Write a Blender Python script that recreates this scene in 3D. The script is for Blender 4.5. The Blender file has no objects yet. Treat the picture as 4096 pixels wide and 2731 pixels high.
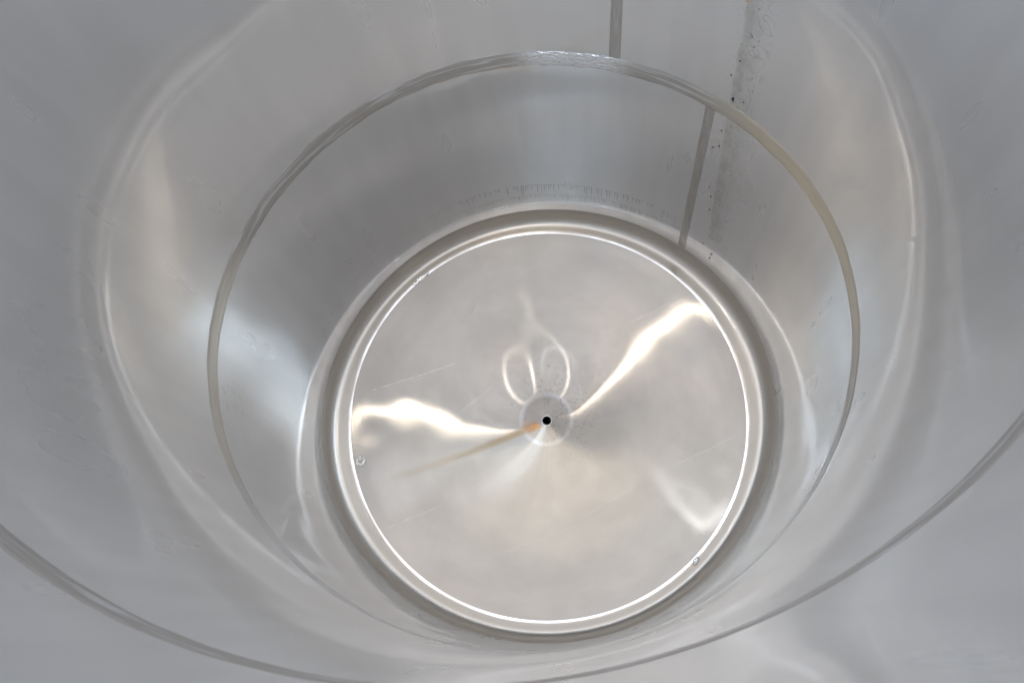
import bpy, bmesh, math, random
from mathutils import Vector, Matrix
random.seed(7)
scene = bpy.context.scene
col = scene.collection
PI = math.pi
rad = math.radians

# ------------------------------------------------------------------ helpers
def R(th):                      # the shell is slightly out of round
    return (1 + .0135*math.cos(2*th) + .0097*math.sin(2*th)
              - .0005*math.cos(3*th) + .0004*math.sin(3*th)
              + .0018*math.cos(4*th) + .0025*math.sin(4*th))

def empty(name, label, cat, loc=(0, 0, 0), group=None):
    o = bpy.data.objects.new(name, None); col.objects.link(o)
    o.location = loc; o['label'] = label; o['category'] = cat
    if group: o['group'] = group
    return o

def obj(name, verts, faces, mat, parent=None, uvs=None, smooth=True, label=None):
    me = bpy.data.meshes.new(name)
    me.from_pydata(verts, [], faces)
    if uvs:
        uv = me.uv_layers.new(name='UVMap')
        for poly in me.polygons:
            us = [uvs[me.loops[li].vertex_index] for li in poly.loop_indices]
            for li, w in zip(poly.loop_indices, us):
                uv.data[li].uv = w
    if smooth:
        me.polygons.foreach_set('use_smooth', [True]*len(me.polygons))
    me.update()
    o = bpy.data.objects.new(name, me); col.objects.link(o)
    me.materials.append(mat)
    if parent: o.parent = parent
    if label: o['label'] = label
    return o

def grid(us, vs, fn, closed=False, flip=False):
    """fn(u,v)->(co,uv); rows along v"""
    V, T, F = [], [], []
    for v in vs:
        for u in us:
            c, t = fn(u, v); V.append(c); T.append(t)
    n = len(us)
    for j in range(len(vs)-1):
        for i in range(n if closed else n-1):
            a = j*n+i; b = j*n+(i+1) % n
            f = (a, b, b+n, a+n)
            F.append(f[::-1] if flip else f)
    return V, F, T

# tiny node expression language -------------------------------------------------
class NT:
    def __init__(s, mat): s.t = mat.node_tree; s.n = s.t.nodes; s.l = s.t.links
    def node(s, typ, **kw):
        nd = s.n.new(typ)
        for k, v in kw.items(): setattr(nd, k, v)
        return nd
    def put(s, sock, val):
        if isinstance(val, X): s.l.new(val.s, sock)
        elif val is not None: sock.default_value = val
    def math(s, op, a, b=None, c=None, clamp=False):
        nd = s.node('ShaderNodeMath', operation=op, use_clamp=clamp)
        for i, v in enumerate((a, b, c)):
            if v is not None: s.put(nd.inputs[i], v)
        return X(s, nd.outputs[0])
    def vec(s, x=0., y=0., z=0.):
        nd = s.node('ShaderNodeCombineXYZ')
        for i, v in enumerate((x, y, z)): s.put(nd.inputs[i], v)
        return X(s, nd.outputs[0])
    def noise(s, v, scale=5., detail=2., rough=.5, dist=0.):
        nd = s.node('ShaderNodeTexNoise', noise_dimensions='3D')
        s.put(nd.inputs['Vector'], v); nd.inputs['Scale'].default_value = scale
        nd.inputs['Detail'].default_value = detail; nd.inputs['Roughness'].default_value = rough
        nd.inputs['Distortion'].default_value = dist
        return X(s, nd.outputs[0])
    def voro(s, v, scale=5., rnd=1.):
        nd = s.node('ShaderNodeTexVoronoi', voronoi_dimensions='3D', feature='F1')
        s.put(nd.inputs['Vector'], v); nd.inputs['Scale'].default_value = scale
        nd.inputs['Randomness'].default_value = rnd
        return X(s, nd.outputs['Distance']), X(s, nd.outputs['Color'])
    def mix(s, f, a, b):
        nd = s.node('ShaderNodeMix', data_type='RGBA')
        s.put(nd.inputs[0], f)
        for i, v in ((6, a), (7, b)):
            if isinstance(v, X): s.l.new(v.s, nd.inputs[i])
            else: nd.inputs[i].default_value = (*v, 1) if len(v) == 3 else v
        return X(s, nd.outputs[2])
    def sep(s, v):
        nd = s.node('ShaderNodeSeparateXYZ'); s.put(nd.inputs[0], v)
        return [X(s, nd.outputs[i]) for i in range(3)]
    def step(s, x, a, b):       # smoothstep a..b -> 0..1 (a may exceed b)
        nd = s.node('ShaderNodeMapRange', interpolation_type='SMOOTHSTEP')
        s.put(nd.inputs[0], x); nd.inputs[1].default_value = min(a, b); nd.inputs[2].default_value = max(a, b)
        nd.inputs[3].default_value = 0. if a < b else 1.; nd.inputs[4].default_value = 1. if a < b else 0.
        return X(s, nd.outputs[0])
class X:
    def __init__(s, nt, sock): s.nt = nt; s.s = sock
    def __add__(s, o): return s.nt.math('ADD', s, o)
    __radd__ = __add__
    def __sub__(s, o): return s.nt.math('SUBTRACT', s, o)
    def __rsub__(s, o): return s.nt.math('SUBTRACT', o, s)
    def __mul__(s, o): return s.nt.math('MULTIPLY', s, o)
    __rmul__ = __mul__
    def __truediv__(s, o): return s.nt.math('DIVIDE', s, o)
    def abs(s): return s.nt.math('ABSOLUTE', s)
    def max(s, o): return s.nt.math('MAXIMUM', s, o)
    def min(s, o): return s.nt.math('MINIMUM', s, o)
    def pow(s, o): return s.nt.math('POWER', s, o)

def material(name):
    m = bpy.data.materials.new(name); m.use_nodes = True
    m.node_tree.nodes.clear()
    return m, NT(m)

def principled(nt, base, rough, metal=1., normal=None, aniso=0., rot=0., tangent=None):
    p = nt.node('ShaderNodeBsdfPrincipled')
    if isinstance(base, X): nt.l.new(base.s, p.inputs['Base Color'])
    else: p.inputs['Base Color'].default_value = (*base, 1)
    nt.put(p.inputs['Roughness'], rough); nt.put(p.inputs['Metallic'], metal)
    if normal is not None: nt.l.new(normal.s, p.inputs['Normal'])
    p.inputs['Anisotropic'].default_value = aniso
    p.inputs['Anisotropic Rotation'].default_value = rot
    if tangent is not None: nt.l.new(tangent.s, p.inputs['Tangent'])
    return p.outputs[0]

def bump(nt, h, dist=1., strength=1., normal=None):
    b = nt.node('ShaderNodeBump'); nt.put(b.inputs['Height'], h)
    b.inputs['Distance'].default_value = dist; b.inputs['Strength'].default_value = strength
    if normal is not None: nt.l.new(normal.s, b.inputs['Normal'])
    return X(nt, b.outputs[0])

def mixsh(nt, f, a, b):
    m = nt.node('ShaderNodeMixShader'); nt.put(m.inputs[0], f)
    nt.l.new(a, m.inputs[1]); nt.l.new(b, m.inputs[2]); return m.outputs[0]

def out(nt, sh):
    o = nt.node('ShaderNodeOutputMaterial'); nt.l.new(sh, o.inputs['Surface'])

def coords(nt):
    uv = nt.node('ShaderNodeUVMap'); uv.uv_map = 'UVMap'
    u, v, _ = nt.sep(X(nt, uv.outputs[0]))
    ob = X(nt, nt.node('ShaderNodeTexCoord').outputs['Object'])
    return u, v, ob

def tang(nt):
    t = nt.node('ShaderNodeTangent', direction_type='RADIAL', axis='Z')
    return X(nt, t.outputs[0])

# ------------------------------------------------------------------ parameters
TB = .42
WORLD = 1.98
WALL = dict(c0=(.875,.868,.858), c1=(.915,.908,.898), r1=.30, r2=.058, f2=.42, fd=.26)
SEAM1, SEAM2, TOP = 1.122, 2.512, 3.35

FLOOR_AMP, WALL_AMP = .000025, .00017
# ------------------------------------------------------------------ materials
def wall_shader(nt, c, rgh, rgh2, t):
    a = principled(nt, c, rgh, 1., None, .35, .25, t)
    b = principled(nt, c, rgh2, 1., None, .3, .25, t)
    d = nt.node('ShaderNodeBsdfDiffuse'); nt.put(d.inputs['Color'], c)
    return mixsh(nt, WALL['fd'], mixsh(nt, WALL['f2'], a, b), d.outputs[0])

def wall_material():
    m, nt = material('pickled_steel_sheet')
    u, v, ob = coords(nt)
    deg = u * (180/PI)
    t = tang(nt)
    cloud = nt.noise(ob, 2.3, 2., .55)
    c0 = nt.mix(nt.step(cloud, .3, .7), WALL['c0'], WALL['c1'])
    runs = nt.noise(nt.vec(u*3.2, v*.3, 4.), 4., 1., .4)
    c0 = nt.mix(nt.step(runs, .35, .7)*.5, c0, (.83, .82, .81))
    rgh = WALL['r1'] + (cloud-.5)*.12 + (runs-.5)*.10
    rgh2 = WALL['r2'] + nt.step(v, .085, .05)*.22
    # 1: stain run beside the weld: centre line drifts with height
    cl = 41.0 + v*3.9 - (v-.9)*(v-.9)*.55
    wob = (nt.noise(nt.vec(0., v, 3.), 9., 3.)-.5)*1.1
    d0 = deg - cl
    d = d0 + wob                               # degrees right(-) / left(+)
    zone = nt.step(v, 2.2, 1.6)*nt.step(v, .04, .16)
    core = nt.step(d.abs(), 1.1, .5)
    edge = nt.step(d, -4.2, -1.)*nt.step(d, 1.2, .8)
    patch = nt.noise(nt.vec(u*1.0, v*.7, 1.), 16., 4., .6)
    film = (core*.38*(patch+.3) + edge*(nt.step(patch, .40, .60)*.5+.15))*zone
    ringn = nt.noise(nt.vec(u, v*.8, 5.), 11., 1.5, .5)
    rings = nt.step((nt.math('FRACT', ringn*9.)-.5).abs(), .1, .02)*nt.step(d, -6., -3.5)*nt.step(d, .6, -.8)*zone
    vd, vc = nt.voro(nt.vec(u, v*.8, 0.), 75.)
    vr, vg, vb = nt.sep(vc)
    sp = nt.step(vd, .26, .12)*nt.step(vr, .86, .88)*nt.step((d+1.).abs(), 5., 1.)*nt.step(v, 2.6, 1.4)
    vd2, vc2 = nt.voro(nt.vec(u, v*.8, 2.), 150.)
    v2r, _, _ = nt.sep(vc2)
    sp2 = nt.step(vd2, .34, .2)*nt.step(v2r, .72, .78)*nt.step((d+.6).abs(), 4.5, .5)*nt.step(v, 2.6, 1.4)
    specks = (sp*.85 + sp2*.6).min(1.)
    c1 = nt.mix(film*.65, c0, (.55, .54, .49))
    c1 = nt.mix(rings*.35, c1, (.42, .43, .41))
    c1 = nt.mix(specks*.8, c1, (.11, .10, .08))
    stained = wall_shader(nt, c1, rgh + film*.1, rgh2 + film*.2, t)
    # 2: two tide lines with drips near the floor, strongest at the back
    az = nt.step((deg-82.).abs(), 42., 8.)
    azl = nt.step((deg-84.).abs(), 150., 60.)*.4
    def drips(z0, K, ln, seed):
        vv = v + (nt.noise(nt.vec(u, seed, 0.), 4., 2.)-.5)*.006
        uu = u*K + seed*.37
        wn_ = nt.node('ShaderNodeTexWhiteNoise', noise_dimensions='1D'); nt.put(wn_.inputs['W'], nt.math('FLOOR', uu))
        ra, rb_, rc = nt.sep(X(nt, wn_.outputs['Color']))
        wob_ = (nt.noise(nt.vec(uu*.7, v*4., seed), 26., 2.)-.5)*.55
        off = (nt.math('FRACT', uu)-.5-(ra-.5)*.5 + wob_).abs()
        dep = (z0-vv)/(rb_*rb_*ln+.004)
        line = nt.step(off, .34, .12)*nt.step(dep, 1., .35)*nt.step(vv, z0+.001, z0-.001)*nt.step(rc, .0, .5)
        crest = nt.step((vv-z0+.001).abs(), .0025, .0006)*(rc*.6+.3)
        return line.max(crest*.6)
    dr = (drips(.238, 105., .12, 1.).max(drips(.146, 120., .085, 2.)*.8))*(az+azl*.4).min(1.)
    c2 = nt.mix(dr*.6, c0, (.26, .25, .25))
    dripped = wall_shader(nt, c2, rgh, rgh2, t)
    # 3: scuffs on the left side
    au = (deg+166.)
    su = nt.vec((u*1.0+v*.9), (v*.22-u*.2), 0.)
    sc = nt.noise(su, 70., 2., .6)
    scuff = nt.step(sc, .62, .7)*nt.step(au.abs(), 13., 3.)*nt.step((v-.98).abs(), .24, .04)
    c3 = nt.mix(scuff*.4, c0, (.34, .33, .33))
    scuffed = wall_shader(nt, c3, rgh, rgh2, t)
    plain = wall_shader(nt, c0, rgh, rgh2, t)
    lt = lambda x, k: nt.math('LESS_THAN', x, k)
    sh = mixsh(nt, lt(au.abs(), 13.)*lt((v-.98).abs(), .24), plain, scuffed)
    sh = mixsh(nt, lt(v, .25), sh, dripped)
    sh = mixsh(nt, lt((d0+2.).abs(), 6.)*nt.math('GREATER_THAN', v, .25), sh, stained)
    out(nt, sh)
    return m

def seam_material(name, vertical=False, tint=True):
    m, nt = material(name)
    u, v, ob = coords(nt)
    deg = u*(180/PI)
    if vertical: g = nt.noise(nt.vec(u, v*.02, 0.), 420., 3., .6); blot = nt.noise(nt.vec(u*2., v*.5, 0.), 14., 2.)
    else:        g = nt.noise(nt.vec(u*.03, v, 0.), 420., 3., .6); blot = nt.noise(nt.vec(u*.4, v*6., 0.), 9., 2.5, .6)
    c = nt.mix(nt.step(g, .3, .7), (.45, .42, .385), (.57, .54, .50))
    c = nt.mix(nt.step(blot, .52, .60)*(.08 if vertical else .6), c, (.80, .80, .80))
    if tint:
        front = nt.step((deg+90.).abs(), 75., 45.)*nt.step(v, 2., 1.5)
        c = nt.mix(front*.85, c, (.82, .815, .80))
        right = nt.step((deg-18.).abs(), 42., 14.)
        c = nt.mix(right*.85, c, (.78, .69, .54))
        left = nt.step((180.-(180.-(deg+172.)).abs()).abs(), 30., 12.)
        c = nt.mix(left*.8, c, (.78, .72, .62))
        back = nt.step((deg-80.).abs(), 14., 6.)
        c = nt.mix(back*.9, c, (.97, .975, .98))  # highlight on the back of the weld, put into its colour
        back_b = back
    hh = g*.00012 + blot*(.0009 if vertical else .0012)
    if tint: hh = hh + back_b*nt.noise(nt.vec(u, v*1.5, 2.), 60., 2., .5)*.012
    n = bump(nt, hh, 1., 1.)
    t = tang(nt)
    rg = .34 + (g-.5)*.25
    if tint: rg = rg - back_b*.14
    d = nt.node('ShaderNodeBsdfDiffuse'); nt.put(d.inputs['Color'], c); nt.l.new(n.s, d.inputs['Normal'])
    out(nt, mixsh(nt, .45, principled(nt, c, rg, 1., n, .6, 0. if vertical else .25, t), d.outputs[0]))
    return m

def floor_material():
    m, nt = material('circular_brushed_steel')
    u, v, ob = coords(nt)          # u, v = flat x, y in metres
    r = nt.math('SQRT', u*u + v*v)
    ang = nt.math('ARCTAN2', v, u)
    deg = ang*(180/PI)
    cs, sn = u/(r+.0001), v/(r+.0001)
    br = nt.noise(nt.vec(cs*.35, sn*.35, r*1.), 300., 3., .7)
    br2 = nt.noise(nt.vec(cs*.12, sn*.12, r*1.), 90., 2., .6)
    cloud = nt.noise(nt.vec(u, v, 0.), 3.4, 4., .6)
    cl2 = nt.noise(nt.vec(cs*.75, sn*.75, r*2.2), 3.2, 4., .6)
    c = nt.mix(nt.step(cloud*.35+cl2*.65, .34, .66), (.258, .238, .212), (.29, .269, .24))
    c = nt.mix((br-.4)*.35, c, (.255, .243, .23))
    # polished ring round the drain
    ringd = nt.step((r-.118).abs(), .016, .004)
    c = nt.mix(ringd*.22, c, (.55, .55, .56))
    disc = nt.step(r, .13, .11)
    c = nt.mix(disc*.05, c, (.33, .325, .32))
    # rust run into the drain
    dd = deg + 153.5 + r*5.5
    wid = nt.math('ABSOLUTE', dd)*r*.0175
    rw = nt.noise(nt.vec(dd*.35, r*1.5, 2.), 9., 4., .65)
    rust = nt.step(wid + (rw-.5)*.03, .030, .002)*(rw*.9+.45)*nt.step(r, .92, .2)*nt.step(r, .03, .06)
    c = nt.mix(rust*.7, c, (.17, .115, .05))
    rb = nt.noise(nt.vec(u, v, 3.), 45., 3., .6)
    burn = nt.step((deg+152.).abs(), 34., 8.)*nt.step(r, .135, .07)*nt.step(r, .028, .045)*nt.step(rb, .3, .62)
    c = nt.mix(burn*.8, c, (.46, .22, .08))
    # pitting and specks round the drain
    vd, vc = nt.voro(nt.vec(u, v, 0.), 62.)
    vr, vg, vb = nt.sep(vc)
    side = nt.step((deg-35.).abs(), 130., 20.)*.75+.1
    dens = nt.step(r, .36, .08)*side
    pit = nt.step(vd, .27, .12)*nt.step(nt.math('SUBTRACT', vr, 1.-dens*.75), -.02, .02)
    vd2, vc2 = nt.voro(nt.vec(u, v, 4.), 26.)
    q, _, _ = nt.sep(vc2)
    pit2 = nt.step(vd2, .055, .03)*nt.step(q, .86, .88)
    vd3, vc3 = nt.voro(nt.vec(u, v, 8.), 85.)
    q3, _, _ = nt.sep(vc3)
    pit3 = nt.step(vd3, .36, .15)*nt.step(nt.math('SUBTRACT', q3, 1.-dens*.55), -.02, .02)
    c = nt.mix((pit*.5).max(pit2*.6).max(pit3*.42), c, (.12, .075, .035))
    # scratches: distance to short segments
    def seg(x0, y0, x1, y1, w, br_=.5):
        L = math.hypot(x1-x0, y1-y0); ex, ey = (x1-x0)/L, (y1-y0)/L
        s = (u-x0)*ex + (v-y0)*ey
        dperp = ((v-y0)*ex - (u-x0)*ey + (nt.noise(nt.vec(s, 0., x0), 9., 2.)-.5)*.012).abs()
        brk = nt.noise(nt.vec(s, 1., y0), 26., 3., .7)
        return nt.step(dperp, w, w*.35)*nt.step(s, 0., .03)*nt.step(s, L, L-.03)*nt.step(brk, .36, .56)*br_
    scr = seg(-.83, .12, -.42, .27, .004, .8)
    scr = scr.max(seg(-.83, .10, -.55, .21, .0022, .5))
    scr = scr.max(seg(.45, -.30, .86, -.12, .002, .6))
    scr = scr.max(seg(-.75, -.53, -.45, -.40, .003, .45)).max(seg(.15, -.47, .4, -.33, .0025, .35))
    scr = scr.max(seg(-.46, -.02, -.24, .17, .002, .6)).max(seg(-.2, -.62, .35, -.42, .002, .3))
    scr = scr.max(seg(.40, .44, .74, .56, .004, .5))
    dk = seg(-.31, -.14, -.43, -.2, .0022, .9).max(seg(-.36, .5, -.33, .56, .002, .9)).max(seg(.15, .78, .16, .82, .002, .8))
    c = nt.mix(scr*.15, c, (.75, .75, .75))
    c = nt.mix(dk*.8, c, (.12, .11, .10))
    n = None
    t = tang(nt)
    rg = .136 + (cloud-.5)*.03 + rust*.1 + (br-.5)*.03
    g = nt.node('ShaderNodeBsdfAnisotropic', distribution='BECKMANN')
    nt.put(g.inputs['Color'], c); nt.put(g.inputs['Roughness'], rg)
    g.inputs['Anisotropy'].default_value = .77; g.inputs['Rotation'].default_value = FLOOR_ROT
    nt.l.new(t.s, g.inputs['Tangent'])
    b = principled(nt, c, .5, 1., n, 0., 0., t)
    out(nt, mixsh(nt, .06, g.outputs[0], b))
    return m
FLOOR_ROT = 0.
_r = random.Random(5)
# slow buckles of the plate, fitted to steer the lamp streaks: (kx, ky, cos, sin) amplitudes in metres
WAVES_F = [(4.803, -0.538, -0.000212, -0.000587),
           (4.492, 1.783, 0.000473, -9.3e-05),
           (2.697, 4.011, -0.000617, -0.000274),
           (0.971, 4.735, 0.000763, 0.001026),
           (-0.555, 4.801, -0.000571, -0.001231),
           (-2.945, 3.832, 0.0007, 0.001157),
           (-4.343, 2.122, -0.000531, -0.001136),
           (6.586, -0.605, -0.000262, 0.00015),
           (5.766, 3.24, 0.000105, 0.000811),
           (4.638, 4.715, 0.000116, -0.000405),
           (1.66, 6.402, -0.000522, 0.000423),
           (-1.501, 6.441, 0.000868, 0.000673),
           (-4.026, 5.247, -0.00073, -0.000333),
           (-6.024, 2.73, 0.000407, 0.000697),
           (8.958, 0.574, 7.4e-05, -5.5e-05),
           (7.549, 4.856, -0.000123, -0.000261),
           (5.995, 6.681, 0.000138, 0.00029),
           (1.646, 8.824, 0.000115, -3.9e-05),
           (-2.457, 8.633, -0.000234, 2.7e-05),
           (-5.196, 7.319, 0.000253, 0.000172),
           (-7.493, 4.942, -0.000223, -3.5e-05),
           (11.985, 1.536, -8.4e-05, 1.1e-05),
           (11.155, 4.644, -8e-06, -2.2e-05),
           (7.997, 9.058, 3.3e-05, 1.8e-05),
           (1.434, 11.998, 2.9e-05, 0.00013),
           (-2.958, 11.715, 4.4e-05, 0.000187),
           (-7.46, 9.505, -0.000132, 0.000112),
           (-11.242, 4.428, 5.9e-05, -5.6e-05),
           (15.583, -1.981, 2e-06, 5.8e-05),
           (13.751, 7.593, -4.5e-05, -3.1e-05),
           (10.204, 11.942, -2.2e-05, -2.7e-05),
           (5.158, 14.837, 6.6e-05, -2e-06),
           (-4.154, 15.149, -7e-06, 1.2e-05),
           (-11.151, 11.063, 5.6e-05, -2.1e-05),
           (-13.572, 7.909, 1.9e-05, -1.2e-05),
           (19.623, 0.688, -2.5e-05, 2e-06),
           (18.127, 7.546, 0.0, 3.8e-05),
           (11.218, 16.115, 1.2e-05, 2.2e-05),
           (3.217, 19.37, 6e-05, 2.7e-05),
           (-2.908, 19.418, 1.8e-05, 3.6e-05),
           (-13.556, 14.205, 2e-05, -2e-06),
           (-18.036, 7.761, 1.4e-05, -8e-06)]
RIP = [(_r.uniform(-1, 1)*2*PI/.16, _r.uniform(-1, 1)*2*PI/.16, _r.uniform(0, 6.28), _r.uniform(.3, 1)*FLOOR_AMP) for _ in range(14)]
def bulge(x, y):           # bulge added behind the drain so a lamp reflects as a loop
    ex, ey = x+.05, y-.22
    return .0205*math.exp(-.5*((ex/.12)**2+(ey/.13)**2))
def floor_wave(x, y):
    return sum(a*math.cos(kx*x+ky*y)+b*math.sin(kx*x+ky*y) for kx, ky, a, b in WAVES_F) + bulge(x, y) + sum(a*math.sin(kx*x+ky*y+p) for kx, ky, p, a in RIP)
WAVES_W = []
for _ in range(30):
    n = _r.randint(2, 16); lam = _r.uniform(.25, 1.4); k = 2*PI/lam; kk = math.hypot(n, k)
    WAVES_W.append((n, k, _r.uniform(0, 2*PI), WALL_AMP*6/kk))
def wall_wave(th, z): return sum(a*math.sin(n*th+k*z+p) for n, k, p, a in WAVES_W)

def knuckle_material():
    m, nt = material('spun_steel_edge')
    u, v, ob = coords(nt)
    g = nt.noise(nt.vec(u*.03, v, 0.), 380., 3., .65)
    g2 = nt.noise(nt.vec(u*.3, v*2., 2.), 9., 3., .6)
    c = nt.mix(nt.step(g, .3, .7), (.50, .48, .45), (.62, .60, .57))
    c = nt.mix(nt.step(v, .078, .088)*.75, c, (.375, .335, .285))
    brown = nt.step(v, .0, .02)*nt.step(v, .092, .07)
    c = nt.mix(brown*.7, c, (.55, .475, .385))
    gap = nt.step(v, .104, .110)*nt.step(v, .147, .140)  # grey-brown wall reflection beside the bright ring, put into the base colour
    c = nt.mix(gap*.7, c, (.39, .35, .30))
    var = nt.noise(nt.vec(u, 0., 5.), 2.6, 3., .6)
    c = nt.mix(nt.step(v + (var-.5)*.020, .142, .149)*(nt.step(var, .36, .60)*.6+.4), c, (.93, .925, .91))  # white highlight ring painted into the base colour, uneven along the edge
    grime = nt.step(g2, .5, .66)*nt.step((u*(180/PI)-43.).abs(), 16., 3.)*nt.step(v, .055, .02)
    c = nt.mix(grime*.6, c, (.26, .25, .21))
    n = bump(nt, g*.00010 + g2*.0006, 1., 1.)
    t = tang(nt)
    d = nt.node('ShaderNodeBsdfDiffuse'); nt.put(d.inputs['Color'], c)
    soft = principled(nt, c, .30 + (g-.5)*.1 - nt.step(v, .138, .146)*.17, 1., n, .5, .25, t)
    crisp = principled(nt, (.85, .84, .82), .05, 1., None, 0., 0., t)
    out(nt, mixsh(nt, brown*.5+.12, mixsh(nt, .06, soft, crisp), d.outputs[0]))
    return m

def plain_metal(name, base, rough, noise_amt=.0004, sc=60., metal=1.):
    m, nt = material(name)
    ob = X(nt, nt.node('ShaderNodeTexCoord').outputs['Object'])
    g = nt.noise(ob, sc, 3., .6)
    c = nt.mix(g, tuple(b*.8 for b in base), tuple(min(1, b*1.15) for b in base))
    out(nt, principled(nt, c, rough, metal, bump(nt, g*noise_amt, 1., 1.)))
    return m

M_wall = wall_material()
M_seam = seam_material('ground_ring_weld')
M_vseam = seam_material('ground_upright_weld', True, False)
M_floor = floor_material()
M_knuckle = knuckle_material()
M_rim = plain_metal('rolled_rim_steel', (.55, .55, .55), .3)
M_bright = plain_metal('bright_weld_metal', (.80, .79, .77), .16, .0016, 110.)
M_pipe = plain_metal('dark_pipe_bore', (.07, .065, .06), .5, .0003, 50.)
M_edge = plain_metal('cut_edge_steel', (.38, .375, .37), .3)
M_flake = plain_metal('dark_scale', (.05, .042, .04), .8, .002, 260., 0.)
M_amber = plain_metal('amber_crumb', (.50, .28, .07), .6, .002, 260., 0.)
M_lump = plain_metal('dried_residue', (.85, .83, .77), .35, .002, 160., .8)

# ------------------------------------------------------------------ the tank
tank = empty('steel_tank', 'inside of a round open stainless steel tank with welded wall rings and a drained floor', 'tank', (0, 0, 0))

NT_TH = 720
ths = [-PI/2 + 2*PI*i/NT_TH for i in range(NT_TH+1)]      # duplicate seam column (hidden under the camera)
def th_uv(th):          # angle for texture, -180..180 deg kept continuous over the visible back
    return th if th <= PI else th - 2*PI
def wall_off(th, z):
    c = lambda q: max(0., min(1., q))
    return wall_wave(th, z)*min(c((abs(z-SEAM1)-.045)/.12), c((abs(z-SEAM2)-.045)/.12), c((z+.02)/.15))
def wallpt(th, z, off=0.):
    r = R(th) - off - wall_off(th, z)
    return (r*math.cos(th), r*math.sin(th), z)

def wall_ring(z0, z1, label):
    n = max(8, int((z1-z0)/.03))
    zs = [z0 + (z1-z0)*i/n for i in range(n+1)]
    # texture u: split at +-180 handled by building in two halves with own verts
    V, F, T = [], [], []
    def half(a0, a1, sh):
        k = 260
        tt = [a0+(a1-a0)*i/k for i in range(k+1)]
        v_, f_, t_ = grid(tt, zs, lambda th, z: (wallpt(th, z), (th+sh, z)), flip=True)
        b = len(V); V.extend(v_); T.extend(t_); F.extend([tuple(i+b for i in f) for f in f_])
    half(-PI, 0, 0); half(0, PI, 0)
    return obj('wall_ring', V, F, M_wall, tank, T, label=label)

wall_ring(-.012, SEAM1, 'lowest wall ring with drip marks above the floor')
wall_ring(SEAM1, SEAM2, 'middle wall ring with a grey stain run')
wall_ring(SEAM2, TOP, 'upper wall ring near the opening')

def ring_seam(z, hw, label, proud=.0022):
    prof = [(-hw, -.0006), (-hw*.96, .0007), (-hw*.5, proud*.8), (0, proud), (hw*.5, proud*.8), (hw*.96, .0007), (hw, -.0006)]
    V, F, T = [], [], []
    k = 720
    tt = [-PI + 2*PI*i/k for i in range(k+1)]
    rnd = random.Random(int(z*100))
    ph = [rnd.uniform(0, 6.28) for _ in range(6)]
    def fn(th, p):
        wob = .0016*math.sin(23*th+ph[0]) + .0012*math.sin(51*th+ph[1]) + .0007*math.sin(97*th+ph[2])
        off, pr = prof[p]
        return wallpt(th, z+off+wob*(1 if abs(off) > hw*.9 else .4), pr), (th, z+off)
    V, F, T = grid(tt, range(len(prof)), fn, flip=True)
    return obj('ring_weld', V, F, M_seam, tank, T, label=label)
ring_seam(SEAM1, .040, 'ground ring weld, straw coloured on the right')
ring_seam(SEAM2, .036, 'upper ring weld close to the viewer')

def upright_seam(d0, z0, d1, z1, hw, label):
    prof = [(-hw, -.0006), (-hw*.93, .0007), (-hw*.4, .0016), (0, .002), (hw*.4, .0016), (hw*.93, .0007), (hw, -.0006)]
    n = 60
    def fn(p, j):
        f = j/n; z = z0+(z1-z0)*f; th = rad(d0+(d1-d0)*f)
        off, pr = prof[p]
        th2 = th + off*(1+.02*math.sin(j*.31+z))
        return wallpt(th2, z, pr), (th2, z)
    V, F, T = grid(range(len(prof)), range(n+1), fn, flip=True)
    return obj('upright_weld', V, F, M_vseam, tank, T, label=label)
upright_seam(71.2, SEAM1+.041, 71.3, SEAM2-.037, .0205, 'upright weld in the middle wall ring')
upright_seam(49.1, .004, 50.05, SEAM1-.041, .0195, 'upright weld in the lowest wall ring')

# floor: rolled edge (knuckle) and shallow cone
def blendR(r, th):
    k = min(1, max(0, (r-.90)/.10)); k = k*k*(3-2*k)
    return r*(1+(R(th)-1)*k)
kp = [(1.0, -.004), (.9985, -.012), (.9965, -.020), (.9945, -.026), (.993, -.034), (.989, -.048), (.983, -.061), (.976, -.072), (.968, -.0805), (.960, -.0860),
      (.953, -.0890), (.947, -.0900), (.940, -.0900), (.932, -.0893), (.924, -.0885), (.918, -.0880), (.914, -.0878), (.910, -.0879), (.906, -.0884), (.903, -.0889), (.900, -.0895)]
acc = [0.]
for a, b in zip(kp, kp[1:]): acc.append(acc[-1]+math.hypot(a[0]-b[0], a[1]-b[1]))
k = 720
tt = [-PI + 2*PI*i/k for i in range(k+1)]
V, F, T = grid(tt, range(len(kp)), lambda th, i: ((blendR(kp[i][0], th)*math.cos(th), blendR(kp[i][0], th)*math.sin(th), kp[i][1]), (th, acc[i])), flip=False)
F = [f[::-1] for f in F]
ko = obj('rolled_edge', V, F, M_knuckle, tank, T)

DR = (.003, -.001)      # drain position
HR = .0212
def floor_z(r): return -.0895 - (.9-r)*.18 - .004*max(0, (.12-r)/.12)
rs = [HR+.004] + [.035+(.9-.035)*(i/70)**1.1 for i in range(71)]
def fl(th, r):
    w = max(0, 1-r/.45)
    x = r*math.cos(th)+DR[0]*w; y = r*math.sin(th)+DR[1]*w
    return (x, y, floor_z(r)+floor_wave(x, y)*min(1, (.9-r)/.06)*min(1, r/.12)), (x-DR[0]*w, y-DR[1]*w)
tt2 = [2*PI*i/k for i in range(k)]
V, F, T = grid(tt2, rs, fl, closed=True)
floor = obj('floor_plate', V, F, M_floor, tank, T)

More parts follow.
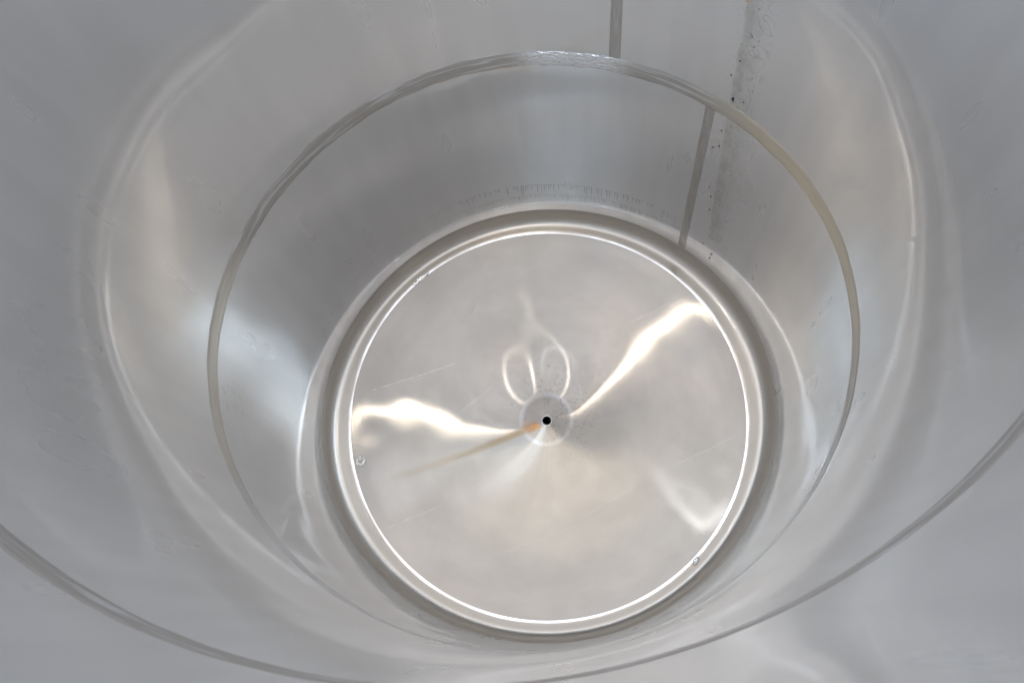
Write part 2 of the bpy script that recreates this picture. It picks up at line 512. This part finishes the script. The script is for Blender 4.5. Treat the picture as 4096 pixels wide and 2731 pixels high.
# drain: bright bevelled lip, dark bore, cross bar seen inside
drain = bpy.data.objects.new('drain', None); col.objects.link(drain); drain.parent = tank
drain.location = (DR[0], DR[1], floor_z(HR))
def lathe(name, prof, mat, parent, n=64, label=None):
    tq = [2*PI*i/n for i in range(n)]
    V, F, T = grid(tq, range(len(prof)), lambda th, i: ((prof[i][0]*math.cos(th), prof[i][0]*math.sin(th), prof[i][1]), (th, i*.01)), closed=True)
    return obj(name, V, F, mat, parent, T, label=label)
lathe('drain_lip', [(.0202, -.012), (.0202, .0008), (.0214, .0022), (.0245, .0016), (.030, .0002), (.033, -.0012)], M_edge, drain)
lathe('drain_bore', [(.0201, -.004), (.0201, -.26), (.001, -.262)], M_pipe, drain)
def tube(name, a, b, r, mat, parent):
    a, b = Vector(a), Vector(b); d = (b-a).normalized(); s = d.orthogonal().normalized(); q = d.cross(s)
    V = [tuple(p + r*(math.cos(t)*s+math.sin(t)*q)) for p in (a, b) for t in [2*PI*i/10 for i in range(10)]]
    F = [(i, (i+1) % 10, 10+(i+1) % 10, 10+i) for i in range(10)] + [tuple(range(9, -1, -1)), tuple(range(10, 20))]
    return obj(name, V, F, mat, parent)
tube('drain_wire', (-.017, -.0105, -.03), (-.001, -.0035, -.034), .0007, M_edge, drain)
tube('drain_wire', (.006, .006, -.03), (.0135, .0142, -.028), .0009, M_edge, drain)

# rolled rim round the opening (behind the camera, closes the shell)
prof = [(0, -.03), (-.012, -.012), (-.012, .006), (0, .016), (.014, .012), (.02, -.002), (.014, -.03)]
V, F, T = grid(tt, range(len(prof)), lambda th, i: (wallpt(th, TOP+prof[i][1], -prof[i][0]-.002), (th, i*.02)), flip=True)
obj('rim', V, F, M_rim, tank, T)

# weld dabs on the floor edge
def dab(name, ang, r, L, W, H, n_b, mat, parent, seed, label=None):
    rnd = random.Random(seed); bm = bmesh.new()
    th = rad(ang); t = Vector((-math.sin(th), math.cos(th), 0)); rr = Vector((math.cos(th), math.sin(th), 0))
    c = rr*r + Vector((0, 0, -.0895))
    for i in range(n_b):
        f = (i+.5)/n_b-.5
        p = c + t*(f*L) + rr*rnd.uniform(-.25, .25)*W
        mtx = Matrix.Translation(p) @ Matrix.Rotation(th+PI/2+rnd.uniform(-.3, .3), 4, 'Z') @ Matrix.Diagonal((L/n_b*rnd.uniform(.8, 1.2), W*rnd.uniform(.35, .6), H*rnd.uniform(.6, 1.1), 1))
        bmesh.ops.create_icosphere(bm, subdivisions=3, radius=1., matrix=mtx)
    for v in bm.verts: v.co += Vector((rnd.uniform(-1, 1), rnd.uniform(-1, 1), rnd.uniform(-1, 1)))*W*.03
    me = bpy.data.meshes.new(name); bm.to_mesh(me); bm.free()
    me.polygons.foreach_set('use_smooth', [True]*len(me.polygons))
    me.materials.append(mat); o = bpy.data.objects.new(name, me); col.objects.link(o); o.parent = parent
    if label: o['label'] = label
    return o
dab('weld_dab', 131.2, .909, .088, .017, .0075, 6, M_bright, tank, 1, 'long weld dab on the far left of the floor edge')
dab('weld_dab', -46.3, .913, .03, .024, .007, 3, M_bright, tank, 2, 'small weld dab on the near right of the floor edge')

# ------------------------------------------------------------------ loose dirt
FLAKES = [(47.6, 1.297, .007), (43.8, 1.212, .006), (47.5, .879, .009), (46.2, .906, .010), (46.6, 1.0, .008), (44.9, .561, .010), (45.9, .617, .007),
          (44.35, .464, .011), (42.1, .546, .007), (40.5, .089, .012), (43.4, .17, .009), (44.8, 1.469, .006), (45.6, 1.504, .006), (46.6, 1.38, .006)]
def flake(ang, z, s, label, mat=None, seed=0, cat='dirt flake', group='dark flakes stuck to the wall'):
    rnd = random.Random(seed); th = rad(ang); k = 11
    base = Vector(wallpt(th, z, .0005)); n = Vector((-math.cos(th), -math.sin(th), 0)); t = Vector((-math.sin(th), math.cos(th), 0)); up = Vector((0, 0, 1))
    V, F = [], []
    rr = [rnd.uniform(.35, 1.) for _ in range(k)]
    for lay, (h, sc) in enumerate(((0, 1), (.0016, .9), (.0026, .5))):
        for i in range(k):
            a = 2*PI*i/k
            p = t*math.cos(a)*rr[i]*s*.55*sc + up*math.sin(a)*rr[i]*s*sc + n*(h+rnd.uniform(0, .0004))
            V.append(tuple(p))
    for l in range(2):
        for i in range(k):
            F.append((l*k+i, l*k+(i+1) % k, (l+1)*k+(i+1) % k, (l+1)*k+i))
    F.append(tuple(range(2*k, 3*k)))
    o = obj('dirt_flake', V, F, mat or M_flake, None, smooth=False, label=label)
    o.location = base; o['category'] = cat
    if group: o['group'] = group
    return o
flake(46.0, 1.193, .015, 'largest black ragged flake just above the ring weld in the stain', seed=3)
flake(40.4, .13, .009, 'amber crumb on the wall foot where the stain run ends', M_amber, 5, 'crumb', None)
flake(48.1, 1.624, .007, 'amber speck at the top of the stain run by the picture edge', M_amber, 6, 'crumb', None)
for i, (a, z, q) in enumerate(FLAKES):
    flake(a, z, q*.72, 'small dark flake stuck along the grey stain run beside the upright weld', None, 20+i)

# dried lump on the floor near the left edge
def residue():
    rnd = random.Random(11); bm = bmesh.new()
    for i in range(16):
        a = 2*PI*i/16+rnd.uniform(-.2, .2); q = rnd.uniform(.010, .021)
        bmesh.ops.create_icosphere(bm, subdivisions=2, radius=1., matrix=Matrix.Translation((q*math.cos(a), q*math.sin(a), .001)) @ Matrix.Diagonal((rnd.uniform(.004, .008), rnd.uniform(.004, .008), .0028, 1)))
    me = bpy.data.meshes.new('residue_lump'); bm.to_mesh(me); bm.free()
    me.polygons.foreach_set('use_smooth', [True]*len(me.polygons)); me.materials.append(M_lump)
    o = bpy.data.objects.new('residue_lump', me); col.objects.link(o)
    o.location = (-.843, -.211, floor_z(.869)+.001)
    o['label'] = 'pale crusty lump of dried residue on the left side of the floor'; o['category'] = 'residue'
residue()

# ------------------------------------------------------------------ lamps above the open tank
def lamp(name, loc, ang, sx, sy, radiance, color, target=None, spread=180.):
    L = bpy.data.lights.new(name, 'AREA'); L.shape = 'RECTANGLE'; L.size = sx; L.size_y = sy
    L.energy = radiance*PI*sx*sy; L.color = color; L.spread = rad(spread)
    o = bpy.data.objects.new(name, L); col.objects.link(o); o.location = loc
    z = (Vector(loc)-Vector(target)).normalized() if target else Vector((0, 0, 1))
    x = Vector((math.cos(rad(ang)), math.sin(rad(ang)), 0)); x = (x-z*x.dot(z)).normalized()
    o.rotation_euler = Matrix((x, z.cross(x), z)).transposed().to_euler()
    return o
def tubes(x, y, z, ang, length, radiance, color, target, spread):      # two parallel tubes, beam narrowed to light one streak only
    for k in (-1, 1):
        lamp('ceiling_tube', (x-math.sin(rad(ang))*.032*k, y+math.cos(rad(ang))*.032*k, z), ang, length, .03, radiance, color, target, spread)
tubes(1.05, 2.28, 9., 174, 1.3, TB, (1., .91, .78), (-.62, .02, -.15), 15.)
tubes(-1.75, 1.42, 9., 33, 1.3, TB, (1., .91, .78), (.62, .38, -.15), 15.)
lamp('added_light', (.75, 1.6, 9.), -38, .8, .07, .19, (.86, .93, 1.), (.58, -.38, -.15), 10.)  # added strip light that makes the near-right floor streak
lamp('added_light', (.02, -.25, 9.), 100, .35, .14, .05, (1., .96, .91), (-.05, .12, -.2), 6.)  # added narrow beam that draws the loop behind the drain
lamp('unseen_front_light', (.3, -3.5, 9.), 0, 2.4, 1.2, 7., (1., .91, .78), (.1, .9, .6))  # added warm light for the cream arcs on the side walls
lamp('unseen_front_light', (-1.4, -4.1, 7.), 0, 2.8, 1.5, 22., (.54, .75, 1.), (-.35, -.95, 3.2))  # unseen cool window low in front, for the foot of the back wall
lamp('added_light', (1.0, 3.0, 9.), 20, .6, .5, 3., (.70, .85, 1.))  # added cool light for the weld highlight and bluish upper back wall
lamp('added_warm_light', (-1.25, 1.6, 9.4), 30, 1.3, 1.1, .85, (1., .76, .54))  # added soft light that warms the far right of the floor

w = bpy.data.worlds.new('World'); scene.world = w; w.use_nodes = True
# dim hall above the tank: lighter overhead, darker towards the sides
wn = NT(w); bg = w.node_tree.nodes['Background']
gx, gy, gz = wn.sep(X(wn, wn.node('ShaderNodeTexCoord').outputs['Generated']))
up = wn.step(gz, .54, .88)
wn.l.new(wn.mix(up, (.27, .29, .35), (.95, .98, 1.07)).s, bg.inputs[0])
bg.inputs[1].default_value = WORLD

# ------------------------------------------------------------------ camera
cam = bpy.data.cameras.new('camera'); cam.lens = 28.854; cam.sensor_width = 36; cam.clip_start = .01; cam.clip_end = 200
co = bpy.data.objects.new('camera', cam); col.objects.link(co)
Mx = ((0.9960657, -0.0289283, -0.0837630), (0., -0.9452182, 0.3264391), (-0.0886176, -0.3251548, -0.9414995))
# columns: camera right, image-down, forward (world)
right = Vector([Mx[i][0] for i in range(3)]); down = Vector([Mx[i][1] for i in range(3)]); fwd = Vector([Mx[i][2] for i in range(3)])
rot = Matrix((right, -down, -fwd)).transposed()
co.matrix_world = Matrix.Translation((.17578, -.91823, 3.55395)) @ rot.to_4x4()
cam.dof.use_dof = True; cam.dof.focus_distance = 3.75; cam.dof.aperture_fstop = 8.
scene.camera = co

scene.render.engine = 'CYCLES'
cy = scene.cycles
cy.max_bounces = 10; cy.glossy_bounces = 9; cy.diffuse_bounces = 5
cy.use_denoising = True; cy.sample_clamp_indirect = 6.; cy.caustics_reflective = True
cy.blur_glossy = .3
scene.view_settings.view_transform = 'Standard'; scene.view_settings.look = 'None'; scene.view_settings.exposure = 0
